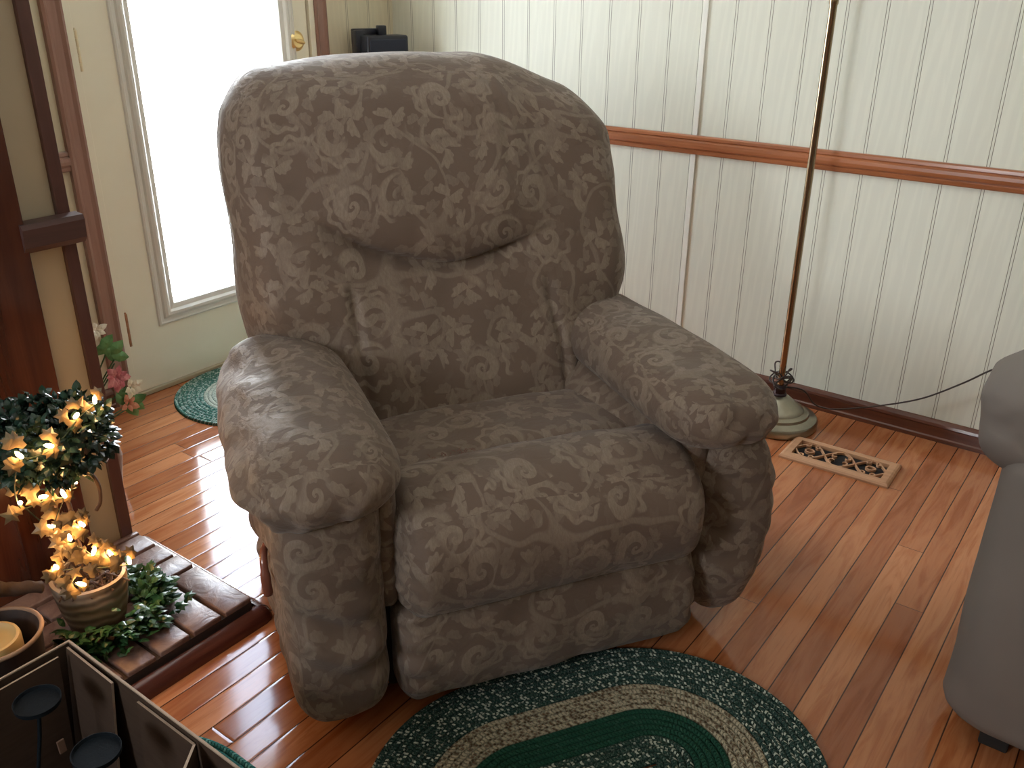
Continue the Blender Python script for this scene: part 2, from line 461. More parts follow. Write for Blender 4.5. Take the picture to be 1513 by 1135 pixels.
# cream jamb inside the opening and threshold
bm = bmesh.new()
box(bm, DX0, DX0 + .0245, YD - .012, YD + .11, .0, DZ, .001); box(bm, DX1 - .0235, DX1, YD - .012, YD + .11, .0, DZ, .001)
box(bm, DX0 + .0240, DX0 + .045, YD + .058, YD + .11, 0, DZ); box(bm, DX1 - .045, DX1 - .023, YD + .058, YD + .11, 0, DZ)
box(bm, DX0, DX1, YD - .004, YD + .11, DZ - .02, DZ, .001)
o = from_bm('door_jamb', bm, M['door']); o['kind'] = 'structure'
bm = bmesh.new(); box(bm, DX0 + .0245, DX0 + .0295, YD + .006, YD + .05, .014, DZ - .02); box(bm, 2.351, DX1 - .0235, YD + .006, YD + .05, .014, DZ - .02)  # dark strips in the door gaps; their colour stands in for shade
o = from_bm('door_gap_shade', bm, mat_plain('gap_shade_brown', (.035, .028, .02), .9)); o['kind'] = 'structure'
struct_box('door_sill', (DX0 + .0255, DX1 - .0235, YD - .012, YD + .12, 0, .014), mat_plain('sill_tan', (.42, .36, .24), .5), .002)

# the door itself
D0, D1 = 1.4775, 2.351
door = tag(bpy.data.objects.new('door_1', None), kind='structure'); COL.objects.link(door)
gx0, gx1, gz0, gz1 = 1.667, 2.216, .296, 1.93
hx0, hx1, hz0, hz1 = 1.640, 2.243, .268, 1.958
bm = bmesh.new()
box(bm, D0, hx0, YD, YD + .044, .016, 2.048); box(bm, hx1, D1, YD, YD + .044, .016, 2.048)
box(bm, hx0, hx1, YD, YD + .044, .016, hz0); box(bm, hx0, hx1, YD, YD + .044, hz1, 2.048)
bmesh.ops.remove_doubles(bm, verts=bm.verts, dist=1e-5)
from_bm('slab', bm, M['door'], door)
def ring_frame(prof, x0, x1, z0, z1, name, mat, parent):
    """mitred frame; prof = (inset from outer edge, out towards the room)"""
    bm = bmesh.new(); rings = []
    for (i, o) in prof:
        rings.append([bm.verts.new((x, YD - o, z)) for x, z in ((x0 + i, z0 + i), (x1 - i, z0 + i), (x1 - i, z1 - i), (x0 + i, z1 - i))])
    for A, B in zip(rings, rings[1:]):
        for k in range(4): bm.faces.new((A[k], A[(k + 1) % 4], B[(k + 1) % 4], B[k]))
    return from_bm(name, bm, mat, parent)
ring_frame([(0, -.001), (.003, .006), (.008, .009), (.012, .005), (.022, .004), (.026, .012), (.034, .017), (.042, .016), (.050, .009), (.066, .006), (.070, -.002), (.0735, -.012), (.0755, -.03)],
           1.592, 2.2905, .2205, 2.005, 'glass_moulding', M['doorframe'], door)
t = NT('clear_glass'); tb = t.n('ShaderNodeBsdfTransparent'); tb.inputs[0].default_value = (.97, .98, .98, 1)
gb = t.n('ShaderNodeBsdfGlossy'); gb.inputs['Roughness'].default_value = .02
lw = t.n('ShaderNodeLayerWeight'); lw.inputs[0].default_value = .5; fr_ = t.math('MULTIPLY_ADD', t.math('POWER', lw.outputs['Facing'], 5.0), .7, .04)
mx = t.n('ShaderNodeMixShader'); t.l(fr_, mx.inputs[0]); t.l(tb.outputs[0], mx.inputs[1]); t.l(gb.outputs[0], mx.inputs[2]); t.l(mx.outputs[0], t.out.inputs[0])
M['glass'] = t.m
bm = bmesh.new(); box(bm, hx0 + .001, hx1 - .001, YD + .018, YD + .024, hz0 + .001, hz1 - .001)
from_bm('glass', bm, M['glass'], door)
for z in (.243, 1.1015):
    bm = bmesh.new()
    hh = .112
    for k in range(5):
        a = z - hh / 2 + hh * k / 5
        lathe(bm, [(0, 0), (.0055, 0), (.0062, .001), (.0062, hh / 5 - .0012), (.0055, hh / 5 - .0004), (0, hh / 5 - .0004)], 12, (D0 - .001, YD - .008, a))
    lathe(bm, [(0, 0), (.004, 0), (.004, .004), (0, .006)], 10, (D0 - .001, YD - .008, z + hh / 2))
    h = from_bm('hinge', bm, mat_plain('hinge_brass', (.80, .72, .50), .35, .6, var=.06) if z > 1 else mat_plain('hinge_worn', (.42, .22, .12), .45, 1, var=.3, scale=90), door, angle=40)
# deadbolt
bm = bmesh.new(); lathe(bm, [(0, .012), (.020, .012), (.024, .011), (.027, .007), (.031, .005), (.034, .002), (.034, 0), (0, 0)], 40)
db = from_bm('deadbolt', bm, M['brass'], door, angle=40); db.location = (2.297, YD, 1.092); db.rotation_euler = (math.radians(90), 0, 0)
bm = bmesh.new(); tube(bm, [(-.018, 0, .018), (-.008, 0, .020), (.006, 0, .021), (.021, 0, .018)], [.0035, .0065, .0075, .0045], 10)
lathe(bm, [(0, 0), (.007, 0), (.007, .02), (0, .02)], 12)
tt = from_bm('thumb_turn', bm, M['brass'], db, angle=50); tt.rotation_euler = (0, 0, math.radians(-18))
# knob below, hidden by the chair from here
bm = bmesh.new(); lathe(bm, [(0, 0), (.032, 0), (.032, .004), (.012, .008), (.012, .03), (.024, .038), (.028, .05), (.022, .062), (0, .066)], 32)
kb = from_bm('door_knob', bm, M['brass'], door, angle=40); kb.location = (2.297, YD, .93); kb.rotation_euler = (math.radians(90), 0, 0)

# ------------------------------------------------------------------ recliner
CA = math.radians(-31.9)
chair = thing('recliner_chair', 'large overstuffed taupe damask recliner with padded arms standing before the glass door', 'recliner', (1.205, .771, 0), CA)

def back_def(P):
    x, y, z = P[:, 0].copy(), P[:, 1].copy(), P[:, 2].copy()
    f = ss(.62, .45, y)            # 1 on the front side (y .40..)
    xc = x + .015
    # width profile
    t = (z - .34) / (1.14 - .34)
    wid = 1.0 - .05 * ss(.8, 1.0, t) - .03 * (1 - ss(0.0, .35, t))
    x2 = xc * wid - .015
    # crown
    zz = z - .030 * (np.abs(xc) / .45) ** 2.6 * ss(.95, 1.12, z) - .060 * ss(.10, .42, xc) * ss(.85, 1.12, z)
    # lumbar / head forms on the front
    smile = .737 + 1.30 * (xc + .015) ** 2
    dz = zz - smile
    side = np.where(xc + .025 > 0, ss(.25, .10, xc + .025), ss(.33, .13, -xc - .025))
    head = np.where(dz > 0, (1 - np.exp(-np.maximum(dz, 0) / .035)) * np.exp(-((dz - .10) / .26) ** 2), 0)
    lum = np.where(dz <= 0, (1 - np.exp(np.minimum(dz, 0) / .03)) * .55, 0)
    bul = side * (head * .062 + lum * .024)
    bul += (1 - side) * .030 * np.exp(-((zz - .82) / .22) ** 2) * ss(.5, .3, np.abs(xc))
    bul -= .018 * np.exp(-((np.abs(dz)) / .008) ** 2) * side
    # vertical seams
    for sx, z0, z1 in ((-.262, .40, .735), (.185, .40, .715)):
        bul -= .012 * np.exp(-((x2 - sx + (zz - .58) * (.10 if sx > 0 else -.0)) / .010) ** 2) * ss(z0, z0 + .05, zz) * ss(z1, z1 - .05, zz)
    bul -= .007 * np.exp(-((x2 - .105) / .010) ** 2) * ss(.88, .95, zz) * ss(1.13, 1.10, zz)
    wing = .13 * ss(.22, .42, np.abs(xc)) * ss(.70, .46, zz)
    y2 = y + .42 * (zz - .45) - bul * f + wing * f * 1.0
    y2 += .020 * (1 - np.exp(-(xc / .42) ** 4))*0
    n = nz(P, (9, 9, 9), 3.1) * .006 + nz(P, (22, 8, 14), 8.2) * .003
    y2 += n
    x2 = x2 + nz(P, (6, 6, 8), 1.3) * .010
    zz = zz + nz(P, (7, 5, 5), 5.5) * .008
    return np.stack([x2, y2, zz], 1)
soft('backrest', (-.478, .40, .34), (.408, .66, 1.145), (.085, .11, .10), M['damask'], chair, deform=back_def, res=.0075)

def seat_def(P):
    x, y, z = P[:, 0].copy(), P[:, 1].copy(), P[:, 2].copy()
    top = ss(.30, .42, z)
    # crease between seat panel and front bolster
    yc = .175 - .10 * np.exp(-((x + .13) / .16) ** 2) * 0 - .0 * x
    d = y - yc
    bol = np.where(d < 0, .030 * np.exp(-((d + .10) / .10) ** 2) * (1 - np.exp(d / .02)), 0)
    z += top * (bol - .010 * np.exp(-(d / .014) ** 2) * ss(-.30, -.05, x))
    z += top * .012 * (1 - (x / .3) ** 2) 
    fr = ss(.10, -.05, y)
    y -= fr * (.035 * np.exp(-((z - .37) / .10) ** 2) )
    # puckered side seams
    ed = ss(.27, .315, np.abs(x))
    x *= 1 + .012 * np.sin(z * 190) * ed * fr
    z += top * (nz(P, (12, 12, 4), 4.4) * .006)
    y += fr * nz(P, (10, 5, 10), 6.1) * .008
    # tapered lower edge, rolls under
    z -= 0
    return np.stack([x, y, z], 1)
soft('seat_cushion', (-.318, -.035, .225), (.297, .45, .455), (.05, .09, .085), M['damask'], chair, deform=seat_def, uvo=(.4, .2), res=.007)

def foot_def(P):
    x, y, z = P[:, 0].copy(), P[:, 1].copy(), P[:, 2].copy()
    fr = ss(.08, .0, y)
    y -= fr * .018 * np.exp(-((z - .14) / .08) ** 2)
    ed = ss(.25, .315, np.abs(x))
    y += fr * nz(P, (14, 5, 12), 2.1) * .008 + fr * ed * .006 * np.sin(z * 120)
    z += nz(P, (9, 5, 5), 7.7) * .006
    return np.stack([x, y, z], 1)
soft('footrest_panel', (-.322, -.01, .040), (.305, .10, .262), (.04, .045, .045), M['damask'], chair, deform=foot_def, uvo=(.9, .6), res=.007)

for s, nm in ((-1, 'left'), (1, 'right')):
    def arm_def(P, s=s):
        x, y, z = P[:, 0].copy(), P[:, 1].copy(), P[:, 2].copy()
        out = s * x
        o2 = ss(.42, .52, out)
        fr = ss(.12, .0, y)
        if s > 0:
            x += ss(.36, .465, out) * (.026 * np.exp(-((z - .30) / .14) ** 2))
            z += ss(.12, .06, z) * (.035 * o2)
        else:
            x -= o2 * .010 * np.exp(-((z - .42) / .10) ** 2)
        # horizontal gathers
        g = np.sin(z * 62 + 5 * nz(P, (5, 5, 3), 9.9) + x * 9) * nz(P, (6, 3, 9), 12.0 + s)
        y -= fr * (.018 * np.exp(-((out - .43) / .07) ** 2) + .020 * g)
        x += s * o2 * .014 * g * ss(.0, .1, y) 
        x += s * o2 * .006 * np.sin(y * 40 + z * 8) * ss(.1, .2, y)
        return np.stack([x, y, z], 1)
    lo = (-.512, -.01, .05) if s < 0 else (.300, -.01, .055)
    hi = (-.335, .74, .52) if s < 0 else (.465, .74, .52)
    soft('arm_panel', lo, hi, (.05, .055, .06) if s < 0 else (.08, .06, .15), M['damask'], chair, deform=arm_def, uvo=(2.2 + s, .3), res=.0085)
    def pad_def(P, s=s):
        x, y, z = P[:, 0].copy(), P[:, 1].copy(), P[:, 2].copy()
        t = (y + .06) / .72
        c0 = -.43 if s < 0 else .330
        # narrower and pulled inwards to the rear, nose slightly down
        w = 1.0 - .16 * ss(.45, 1.0, t) 
        x = c0 + (x - c0) * w - s * .010 * ss(.4, 1.0, t)
        dome = 1 - ((x - c0) / .14) ** 2
        up = ss(.50, .60, z)
        z += up * .010 * dome - .012 * ss(.10, -.08, y) * up
        z -= .045 * ss(.80, 1.0, t) * up
        # skirt hangs lower on the outside and front
        low = ss(.53, .48, z)
        z -= low * .012 * ss(.38, .5, s * x + (.06 if s > 0 else 0))
        x += s * .014 * ss(.3, .55, z) * 0
        n = nz(P, (9, 7, 6), 20.0 + s)
        z += up * n * .010
        cr = nz(P, (30, 10, 26), 30.0 + s)
        sd = ss(.46, .53, s * x) + ss(.02, -.05, y)
        k = .011 * np.clip(sd, 0, 1)
        x += s * (.004 * n + k * cr)
        y -= k * .8 * cr
        return np.stack([x, y, z], 1)
    soft('arm_pad', (-.572, -.075, .478) if s < 0 else (.208, -.075, .482), (-.292, .645, .612) if s < 0 else (.450, .645, .612), ((.115, .135, .064) if s < 0 else (.09, .11, .062)), M['damask'], chair, deform=pad_def, uvo=(4.1 + s, 1.3), res=.007)
    def inner_def(P):
        Q = P.copy(); k = ss(.33, .27, P[:, 0]); Q[:, 0] -= k * .085 * ss(.0, .42, P[:, 1]) * ss(.56, .44, P[:, 2]) ; return Q
    # inner arm bolster, seen between pad and seat
    soft('inner_arm', (-.352, .02, .24) if s < 0 else (.262, .02, .24), (-.300, .62, .56) if s < 0 else (.335, .62, .56), (.024, .05, .05), M['damask'], chair, deform=(None if s < 0 else inner_def), uvo=(6.0 + s, 2.3), res=.012)
# frame below and behind
bm = bmesh.new(); box(bm, -.33, .33, .07, .70, .035, .24, .01); box(bm, -.44, .43, .60, .78, .045, .40, .01)
from_bm('chassis', bm, M['under'], chair)
bm = bmesh.new(); lathe(bm, [(0, 0), (.27, 0), (.28, .006), (.28, .022), (.265, .032), (.2, .036), (0, .036)], 48, (0, .38, 0))
from_bm('swivel_base', bm, M['lever'], chair, angle=40)
# back shell of the chair
def shell_def(P):
    Q = P.copy(); Q[:, 1] += .42 * (P[:, 2] - .45) * ss(.3, .5, P[:, 2]); Q[:, 1] += nz(P, (5, 5, 5), 2.2) * .008; return Q
soft('back_cover', (-.46, .58, .10), (.43, .70, .98), (.05, .05, .05), M['damask'], chair, deform=shell_def, uvo=(8, 3), res=.02)
# recline lever
bm = bmesh.new(); tube(bm, spline([(-.500, .30, .285), (-.516, .275, .28), (-.523, .250, .262), (-.524, .235, .225), (-.523, .228, .195)], 6), [.005] * 8 + [.008] * 8 + [.010] * 8 + [.008], 10)
from_bm('recline_lever', bm, M['lever'], chair, smooth=True)
# small torn spot on the bolster: frayed threads
bm = bmesh.new(); rr = random.Random(3)
for k in range(26):
    x = -.205 + .10 * rr.random(); y = .165 + (x + .155) * -.0 + rr.uniform(-.006, .006); z = .4705 + rr.uniform(0, .003)
    d = Vector((rr.uniform(-1, 1), rr.uniform(-1, 1), rr.uniform(.0, .4))) * .007
    tube(bm, [(x, y, z), (x + d.x * .5, y + d.y * .5, z + .003), (x + d.x, y + d.y, z + d.z)], .0006, 4)
fray = from_bm('frayed_threads', bm, mat_plain('loose_threads', (.16, .07, .05), .8), chair); fray['label'] = 'reddish frayed threads of the torn seat seam'; fray['kind'] = 'stuff'

# ------------------------------------------------------------------ sofa (right edge)
sofa = thing('grey_sofa', 'grey microfibre sofa end with pillow-top arm at the right side of the room', 'sofa', (1.50, .12, 0), 0)
def sarm(P):
    x, y, z = P[:, 0].copy(), P[:, 1].copy(), P[:, 2].copy()
    x -= .018 * np.exp(-((z - .32) / .2) ** 2) * ss(.15, .0, x)
    x += nz(P, (4, 4, 5), 1.0) * .01; y += nz(P, (4, 4, 5), 5.0) * .01
    return np.stack([x, y, z], 1)
soft('arm', (-.005, -.95, .035), (.26, .015, .62), (.09, .10, .05), M['sofa'], sofa, deform=sarm, res=.016)
def spad(P):
    x, y, z = P[:, 0].copy(), P[:, 1].copy(), P[:, 2].copy()
    z += .03 * (1 - ((x - .16) / .2) ** 2) * ss(.6, .7, z) - .05 * ss(-.10, .05, y) * ss(.62, .74, z)
    n = nz(P, (10, 10, 16), 3.0)
    y += ss(-.05, .03, y) * n * .012; x -= ss(.06, -.03, x) * n * .010
    dd = np.abs(np.hypot((y - .03) / .8, (z - .50) / 1.0) - .135)
    x += .012 * np.exp(-(dd / .008) ** 2) * ss(.10, .0, x)
    x += ss(.10, .0, x) * .006 * nz(P, (30, 26, 30), 14.0)
    return np.stack([x, y, z], 1)
soft('arm_cushion', (.020, -.93, .530), (.30, .07, .76), (.10, .11, .08), M['sofa'], sofa, deform=spad, res=.013)
soft('seat_base', (.22, -.95, .06), (1.05, -.02, .30), .04, M['sofa'], sofa, res=.03)
for k in range(2):
    soft('seat_cushion', (.25, -.94 + .0 * k, .30) if k == 0 else (.25, -.46, .30), (1.0, -.48, .45) if k == 0 else (1.0, -.03, .45), .06, M['sofa'], sofa, res=.03)
soft('back', (.95, -.95, .06), (1.14, .0, .90), .08, M['sofa'], sofa, res=.03)
for fx, fy in ((.07, -.09), (.07, -.85), (1.06, -.09), (1.06, -.85)):
    bm = bmesh.new(); box(bm, fx - .025, fx + .025, fy - .025, fy + .025, 0, .06, .004)
    from_bm('foot', bm, M['under'], sofa)

# ------------------------------------------------------------------ floor lamp
LX, LY = 2.605, .872
lamp = thing('floor_lamp', 'tall brass floor lamp with stepped round base in front of the panelled wall', 'floor lamp', (LX, LY, 0))
bm = bmesh.new()
lathe(bm, [(0, 0), (.124, 0), (.128, .004), (.128, .024), (.124, .030), (.108, .034), (.100, .038), (.098, .046), (.090, .050), (.082, .052), (.079, .058), (.066, .066), (.052, .078), (.036, .092), (.024, .100), (0, .100)], 64)
from_bm('base', bm, M['lampbase'], lamp, angle=35)
bm = bmesh.new()
lathe(bm, [(0, .098), (.0235, .098), (.0235, .104), (.019, .108), (.019, .124), (.022, .128), (.015, .134), (0, .134)], 28)
from_bm('collar', bm, mat_plain('dark_collar', (.05, .035, .04), .3, .8), lamp, angle=35)
bm = bmesh.new(); lathe(bm, [(0, .12), (.0105, .12), (.0105, 1.24), (.0125, 1.245), (.0125, 1.275), (.0105, 1.28), (.0105, 1.56), (0, 1.56)], 20)
from_bm('pole', bm, M['pole'], lamp, angle=35)
bm = bmesh.new(); lathe(bm, [(.055, 1.78), (.16, 1.50), (.163, 1.50), (.058, 1.782), (.055, 1.78)], 40)
from_bm('lamp_shade', bm, mat_plain('shade_linen', (.62, .55, .42), .8), lamp, angle=35)
bm = bmesh.new()
for k in range(3):
    a = k * 2.094; tube(bm, [(0, 0, 1.75), (.062 * math.cos(a), .062 * math.sin(a), 1.765)], .002, 6)
lathe(bm, [(0, 1.55), (.014, 1.55), (.014, 1.60), (.004, 1.61), (.004, 1.76), (0, 1.76)], 14)
from_bm('socket', bm, M['brass'], lamp, angle=35)
bm = bmesh.new(); pts = []
for k in range(70):
    a = k / 69 * 2 * math.pi * 4.2; r = .019 + .011 * abs(math.sin(k * .37)) + .008 * math.sin(k * .9)
    pts.append((LX + r * math.cos(a), LY + r * math.sin(a), .185 - .05 * k / 69 + .016 * math.sin(k * .61)))
bm2 = pts[-1]
pts += spline([bm2, (LX + .045, LY - .055, .115), (LX + .085, LY - .085, .062), (LX + .115, LY - .11, .040), (2.735, .71, .045), (2.765, .60, .078), (2.770, .486, .134), (2.772, .386, .211), (2.775, .308, .279), (2.775, .2, .34), (2.775, .10, .36)], 6)[1:]
tube(bm, spline(pts[:70], 2) + [Vector(p) for p in pts[70:]], .0026, 6)
co = from_bm('lamp_cord', bm, M['cord'], None, smooth=True); tag(co, 'thin dark cord wound round the lamp pole and trailing along the wall', 'cord')

# ------------------------------------------------------------------ floor register
reg = thing('floor_register', 'wooden floor vent cover with dark scrollwork openings between lamp and sofa', 'vent cover', (2.4665, .619, 0), math.radians(1.0))
RL, RW = .158, .076   # half length (y), half width (x)
bm = bmesh.new()
prof = [(0, 0), (0, .006), (.004, .011), (.010, .013), (.028, .013), (.029, .006), (.029, .0)]
rings = []
for i, h in prof:
    ii = i
    rings.append([bm.verts.new((x, y, h)) for x, y in ((-RW + i, -RL + i * 1.0), (RW - i, -RL + i), (RW - i, RL - i), (-RW + i, RL - i))])
for A, B in zip(rings, rings[1:]):
    for k in range(4): bm.faces.new((A[k], A[(k + 1) % 4], B[(k + 1) % 4], B[k]))
from_bm('frame', bm, M['register'], reg)
bm = bmesh.new(); box(bm, -RW + .03, RW - .03, -RL + .03, RL - .03, .0005, .002)
from_bm('duct_opening', bm, M['void'], reg)
bm = bmesh.new(); gw, gl, zt = RW - .024, RL - .024, .0105
def strip(pts, w=.0023):
    P = [Vector((p[0], p[1], 0)) for p in pts]; L, R_ = [], []
    for i, p in enumerate(P):
        tt = (P[min(i + 1, len(P) - 1)] - P[max(i - 1, 0)]).normalized(); nn = Vector((-tt.y, tt.x, 0)) * w
        L.append(p + nn); R_.append(p - nn)
    rows = [[bm.verts.new((q.x, q.y, z)) for q in (a, b)] for z in (zt, .003) for a, b in ()]
    tv = [(bm.verts.new((a.x, a.y, zt)), bm.verts.new((b.x, b.y, zt)), bm.verts.new((a.x, a.y, .003)), bm.verts.new((b.x, b.y, .003))) for a, b in zip(L, R_)]
    for A, B in zip(tv, tv[1:]):
        bm.faces.new((A[0], A[1], B[1], B[0])); bm.faces.new((A[0], B[0], B[2], A[2])); bm.faces.new((A[1], A[3], B[3], B[1]))
for s in (-1, 1):   # two interlaced waves crossing three times
    strip([(s * gw * .92 * math.cos(math.pi * 1.5 * (y / gl)) * 1.0, y) for y in np.linspace(-gl, gl, 60)])
for c in (-gl * .667, gl * .667):
    strip([(.011 * math.cos(a), c + .013 * math.sin(a)) for a in np.linspace(0, 2 * math.pi, 20)], .0022)
def curl(cx, cy, dx, dy, r=.016):
    pts = []
    for k in range(22):
        a = k / 21 * 4.4; rr_ = r * (1 - k / 30)
        pts.append((cx + dx * rr_ * math.cos(a), cy + dy * rr_ * math.sin(a)))
    strip(pts, .0018)
for cy in (-gl * .667, 0, gl * .667):
    for sx in (-1, 1):
        for sy in (-1, 1):
            if cy == 0: curl(sx * gw * .30, cy + sy * .017, sx, sy, .013)
            else: curl(sx * gw * .66, cy + sy * .017, sx, -sy, .012)
for s in (-1, 1):
    strip([(s * gw, -gl), (s * gw, gl)], .002); strip([(-gw, s * gl), (gw, s * gl)], .002)
from_bm('scroll_grille', bm, M['register'], reg)

# ------------------------------------------------------------------ braided rugs
def braided_rug(name, label, L, r, mat, loc, rz, h=.010, rw=.0135):
    nr = int(r / rw); per = 6; na = 160
    V, F, UV = [], [], []
    tot = 4 * L + 2 * math.pi * r
    rad = [0.0]; hts = [0.0]
    for i in range(nr * per + 1):
        d = i / per * rw; ph = (i % per) / per
        rad.append(d); hts.append(h * (.55 + .45 * math.sin(math.pi * ph) ** .6) if i else h * .35)
    grid = []
    for ti, (d, z) in enumerate(zip(rad, hts)):
        rr_ = max(r - d, .0005); row = []
        for k in range(na):
            s = k / na * (4 * L + 2 * math.pi * r)
            if s < 2 * L: p = (-L + s, -rr_)
            elif s < 2 * L + math.pi * r:
                a = -math.pi / 2 + (s - 2 * L) / r; p = (L + rr_ * math.cos(a), rr_ * math.sin(a))
            elif s < 4 * L + math.pi * r: p = (L - (s - 2 * L - math.pi * r), rr_)
            else:
                a = math.pi / 2 + (s - 4 * L - math.pi * r) / r; p = (-L + rr_ * math.cos(a), rr_ * math.sin(a))
            row.append(len(V)); V.append((p[0], p[1], z))
        grid.append(row)
    arc = []
    for row in grid:
        a_ = [0.0]
        for k in range(na): a_.append(a_[-1] + math.dist(V[row[k]], V[row[(k + 1) % na]]))
        arc.append(a_)
    for i in range(len(grid) - 1):
        for k in range(na):
            k2 = (k + 1) % na
            F.append((grid[i][k], grid[i][k2], grid[i + 1][k2], grid[i + 1][k]))
            # arc length along the middle of the braid this strip belongs to
            j = min((i // per) * per + per // 2, len(grid) - 1)
            u0, u1 = arc[j][k], arc[j][k + 1]
            UV.append(((u0, rad[i]), (u1, rad[i]), (u1, rad[i + 1]), (u0, rad[i + 1])))
    me = bpy.data.meshes.new(name); me.from_pydata(V, [], F); ul = me.uv_layers.new(name='UVMap')
    ul.data.foreach_set('uv', [c for f in UV for uv in f for c in uv]); me.update()
    o = link(name, me, mat, None, True); o.location = loc; o.rotation_euler = (0, 0, rz)
    return tag(o, label, 'rug', 'braided rugs on the wood floor')
rm1 = mat_rug('rug_green_cream', [(0, (.028, .062, .052), (.42, .46, .38), .24), (.108, (.42, .37, .26), (.13, .09, .055), .36), (.170, (.016, .070, .042), (.03, .09, .06), .1), (.235, (.028, .062, .048), (.38, .42, .34), .26)], .25)
rm2 = mat_rug('rug_teal_cream', [(0, (.05, .16, .12), (.40, .50, .42), .38), (.088, (.52, .55, .44), (.30, .36, .28), .3)], .5)
rm3 = mat_rug('rug_teal_small', [(0, (.02, .13, .12), (.10, .30, .27), .4)], .3)
def C2W(x, y): return (1.205 + x * math.cos(CA) - y * math.sin(CA), .771 + x * math.sin(CA) + y * math.cos(CA))
cx_, cy_ = C2W(-.036, -.262)
braided_rug('braided_rug', 'dark green oval braided rug with cream ring in front of the recliner', .112, .312, rm1, (cx_, cy_, 0), CA)
braided_rug('braided_rug', 'pale green braided rug with cream centre at the foot of the glass door', .24, .262, rm2, (1.980, 2.382, 0), 0)
braided_rug('braided_rug', 'teal braided rug peeking out from under the cardboard box', .08, .24, rm3, (.455, 1.055, 0), math.radians(90), .008)

# ------------------------------------------------------------------ speaker in the corner
spk = thing('corner_speaker', 'small black speaker with mounting clip in the corner behind the recliner', 'speaker', (2.60, 2.53, .90))
bm = bmesh.new(); box(bm, -.082, .082, -.045, .045, 0, .205, .008, 3); b_ = from_bm('cabinet', bm, M['black'], spk, angle=40)
bm = bmesh.new(); box(bm, -.100, -.060, .02, .066, .0, .222, .004); box(bm, -.10, .02, .044, .068, .17, .226, .004); from_bm('bracket', bm, M['black'], spk, angle=40)
bm = bmesh.new(); box(bm, -.016, .016, .0, .03, .203, .238, .004); from_bm('clip', bm, M['black'], spk, angle=40)
bm = bmesh.new(); box(bm, -.072, .072, -.049, -.044, .012, .192, .003); from_bm('grille', bm, mat_plain('speaker_cloth', (.018, .024, .042), .8, scale=400, bump=.4), spk)
bm = bmesh.new(); tube(bm, [(0, .02, .01), (0, .02, -.80)], .012, 10); lathe(bm, [(0, -.90), (.10, -.90), (.10, -.885), (.02, -.87), (0, -.87)], 28, (0, .02, 0)); tube(bm, [(0, .02, -.88), (0, .02, -.79)], .014, 10); from_bm('stand', bm, M['black'], spk, angle=40)
spk.rotation_euler = (0, 0, math.radians(-22))

# ------------------------------------------------------------------ hearth, dark wood panel
hearth = thing('brick_hearth', 'low glazed brown brick hearth slab with red wood edging at the left wall', 'hearth', (0, 0, 0))
t = NT('glazed_brick'); v = t.coord(); x, y, z = t.sep(v)
n1 = t.noise(v, 22, 5, .6, 1.0)['Fac']; n2 = t.noise(v, 7, 2)['Fac']
c = t.mix(t.smooth(n1, .35, .7), (.15, .085, .068), (.27, .175, .140)); c = t.mix(t.math('MULTIPLY', n2, .5), c, (.14, .07, .05))
M['brick'] = t.set(c, t.math('MULTIPLY_ADD', n1, .35, .22), 0, t.bump(n1, .6, .004))
M['mortar'] = mat_plain('dark_mortar', (.055, .032, .024), .8, scale=80, bump=.4)
bm = bmesh.new(); box(bm, -.30, .962, 1.420, 1.862, 0, .046)
from_bm('mortar_bed', bm, M['mortar'], hearth)
bm = bmesh.new(); rr = random.Random(5)
def brick(x0, x1, y0, y1):
    g = .0045; dz = rr.uniform(-.002, .002)
    box(bm, x0 + g, x1 - g + .0, y0 + g, y1 - g, .012, .056 + dz, .0035, 2)
x = .968
while x > -.28:
    w = .0765 + rr.uniform(-.004, .004); brick(max(x - w, -.3), x, 1.416, 1.622); x -= w
y = 1.622; row = 0
while y < 1.85:
    x = .966 + rr.uniform(-.004, .004) ; first = True
    while x > -.28:
        w = .205 if not (first and row % 2) else .102
        brick(max(x - w, -.3), x, y, min(y + .0735, 1.866)); x -= w; first = False
    y += .0735; row += 1
for vtx in bm.verts: vtx.co.z += .0022 * noise.noise(vtx.co * 31) if vtx.co.z > .03 else 0
from_bm('brick_paving', bm, M['brick'], hearth, angle=50)
bm = bmesh.new()
qr = [(0, 0), (.030, 0)] + [(.030 * math.cos(a), .032 * math.sin(a)) for a in np.linspace(.25, math.pi / 2, 7)] + [(0, .032)]
extrude_profile(bm, qr, (-.30, 1.413, 0), (.972, 1.413, 0), outdir=(0, -1, 0))
extrude_profile(bm, qr, (.971, 1.86, 0), (.971, 1.412, 0), outdir=(1, 0, 0))
# rounded outer corner
bmesh.ops.create_uvsphere(bm, u_segments=16, v_segments=8, radius=.030, matrix=Matrix.Translation((.971, 1.413, .001)))
for vtx in bm.verts:
    if vtx.co.z < 0: vtx.co.z = 0
from_bm('edge_moulding', bm, mat_wood('moulding_red', (.085, .022, .014), (.14, .040, .024), .25, 0, coat=.4), hearth, angle=50)

wp = thing('wood_panel', 'tall dark glossy red-brown wood panel standing on the hearth at the left edge', 'wood panel', (.77, 1.85, .056))
bm = bmesh.new(); box(bm, -.075, .076, -.012, .010, 0, 2.25, .002); from_bm('board', bm, M['darkwood'], wp)
bm = bmesh.new(); box(bm, -.26, -.078, -.030, .010, 0, 2.25, .003); from_bm('board', bm, M['darkwood'], wp)
bm = bmesh.new(); box(bm, -.50, -.262, -.020, .010, 0, 2.25, .003); from_bm('board', bm, M['darkwood'], wp)

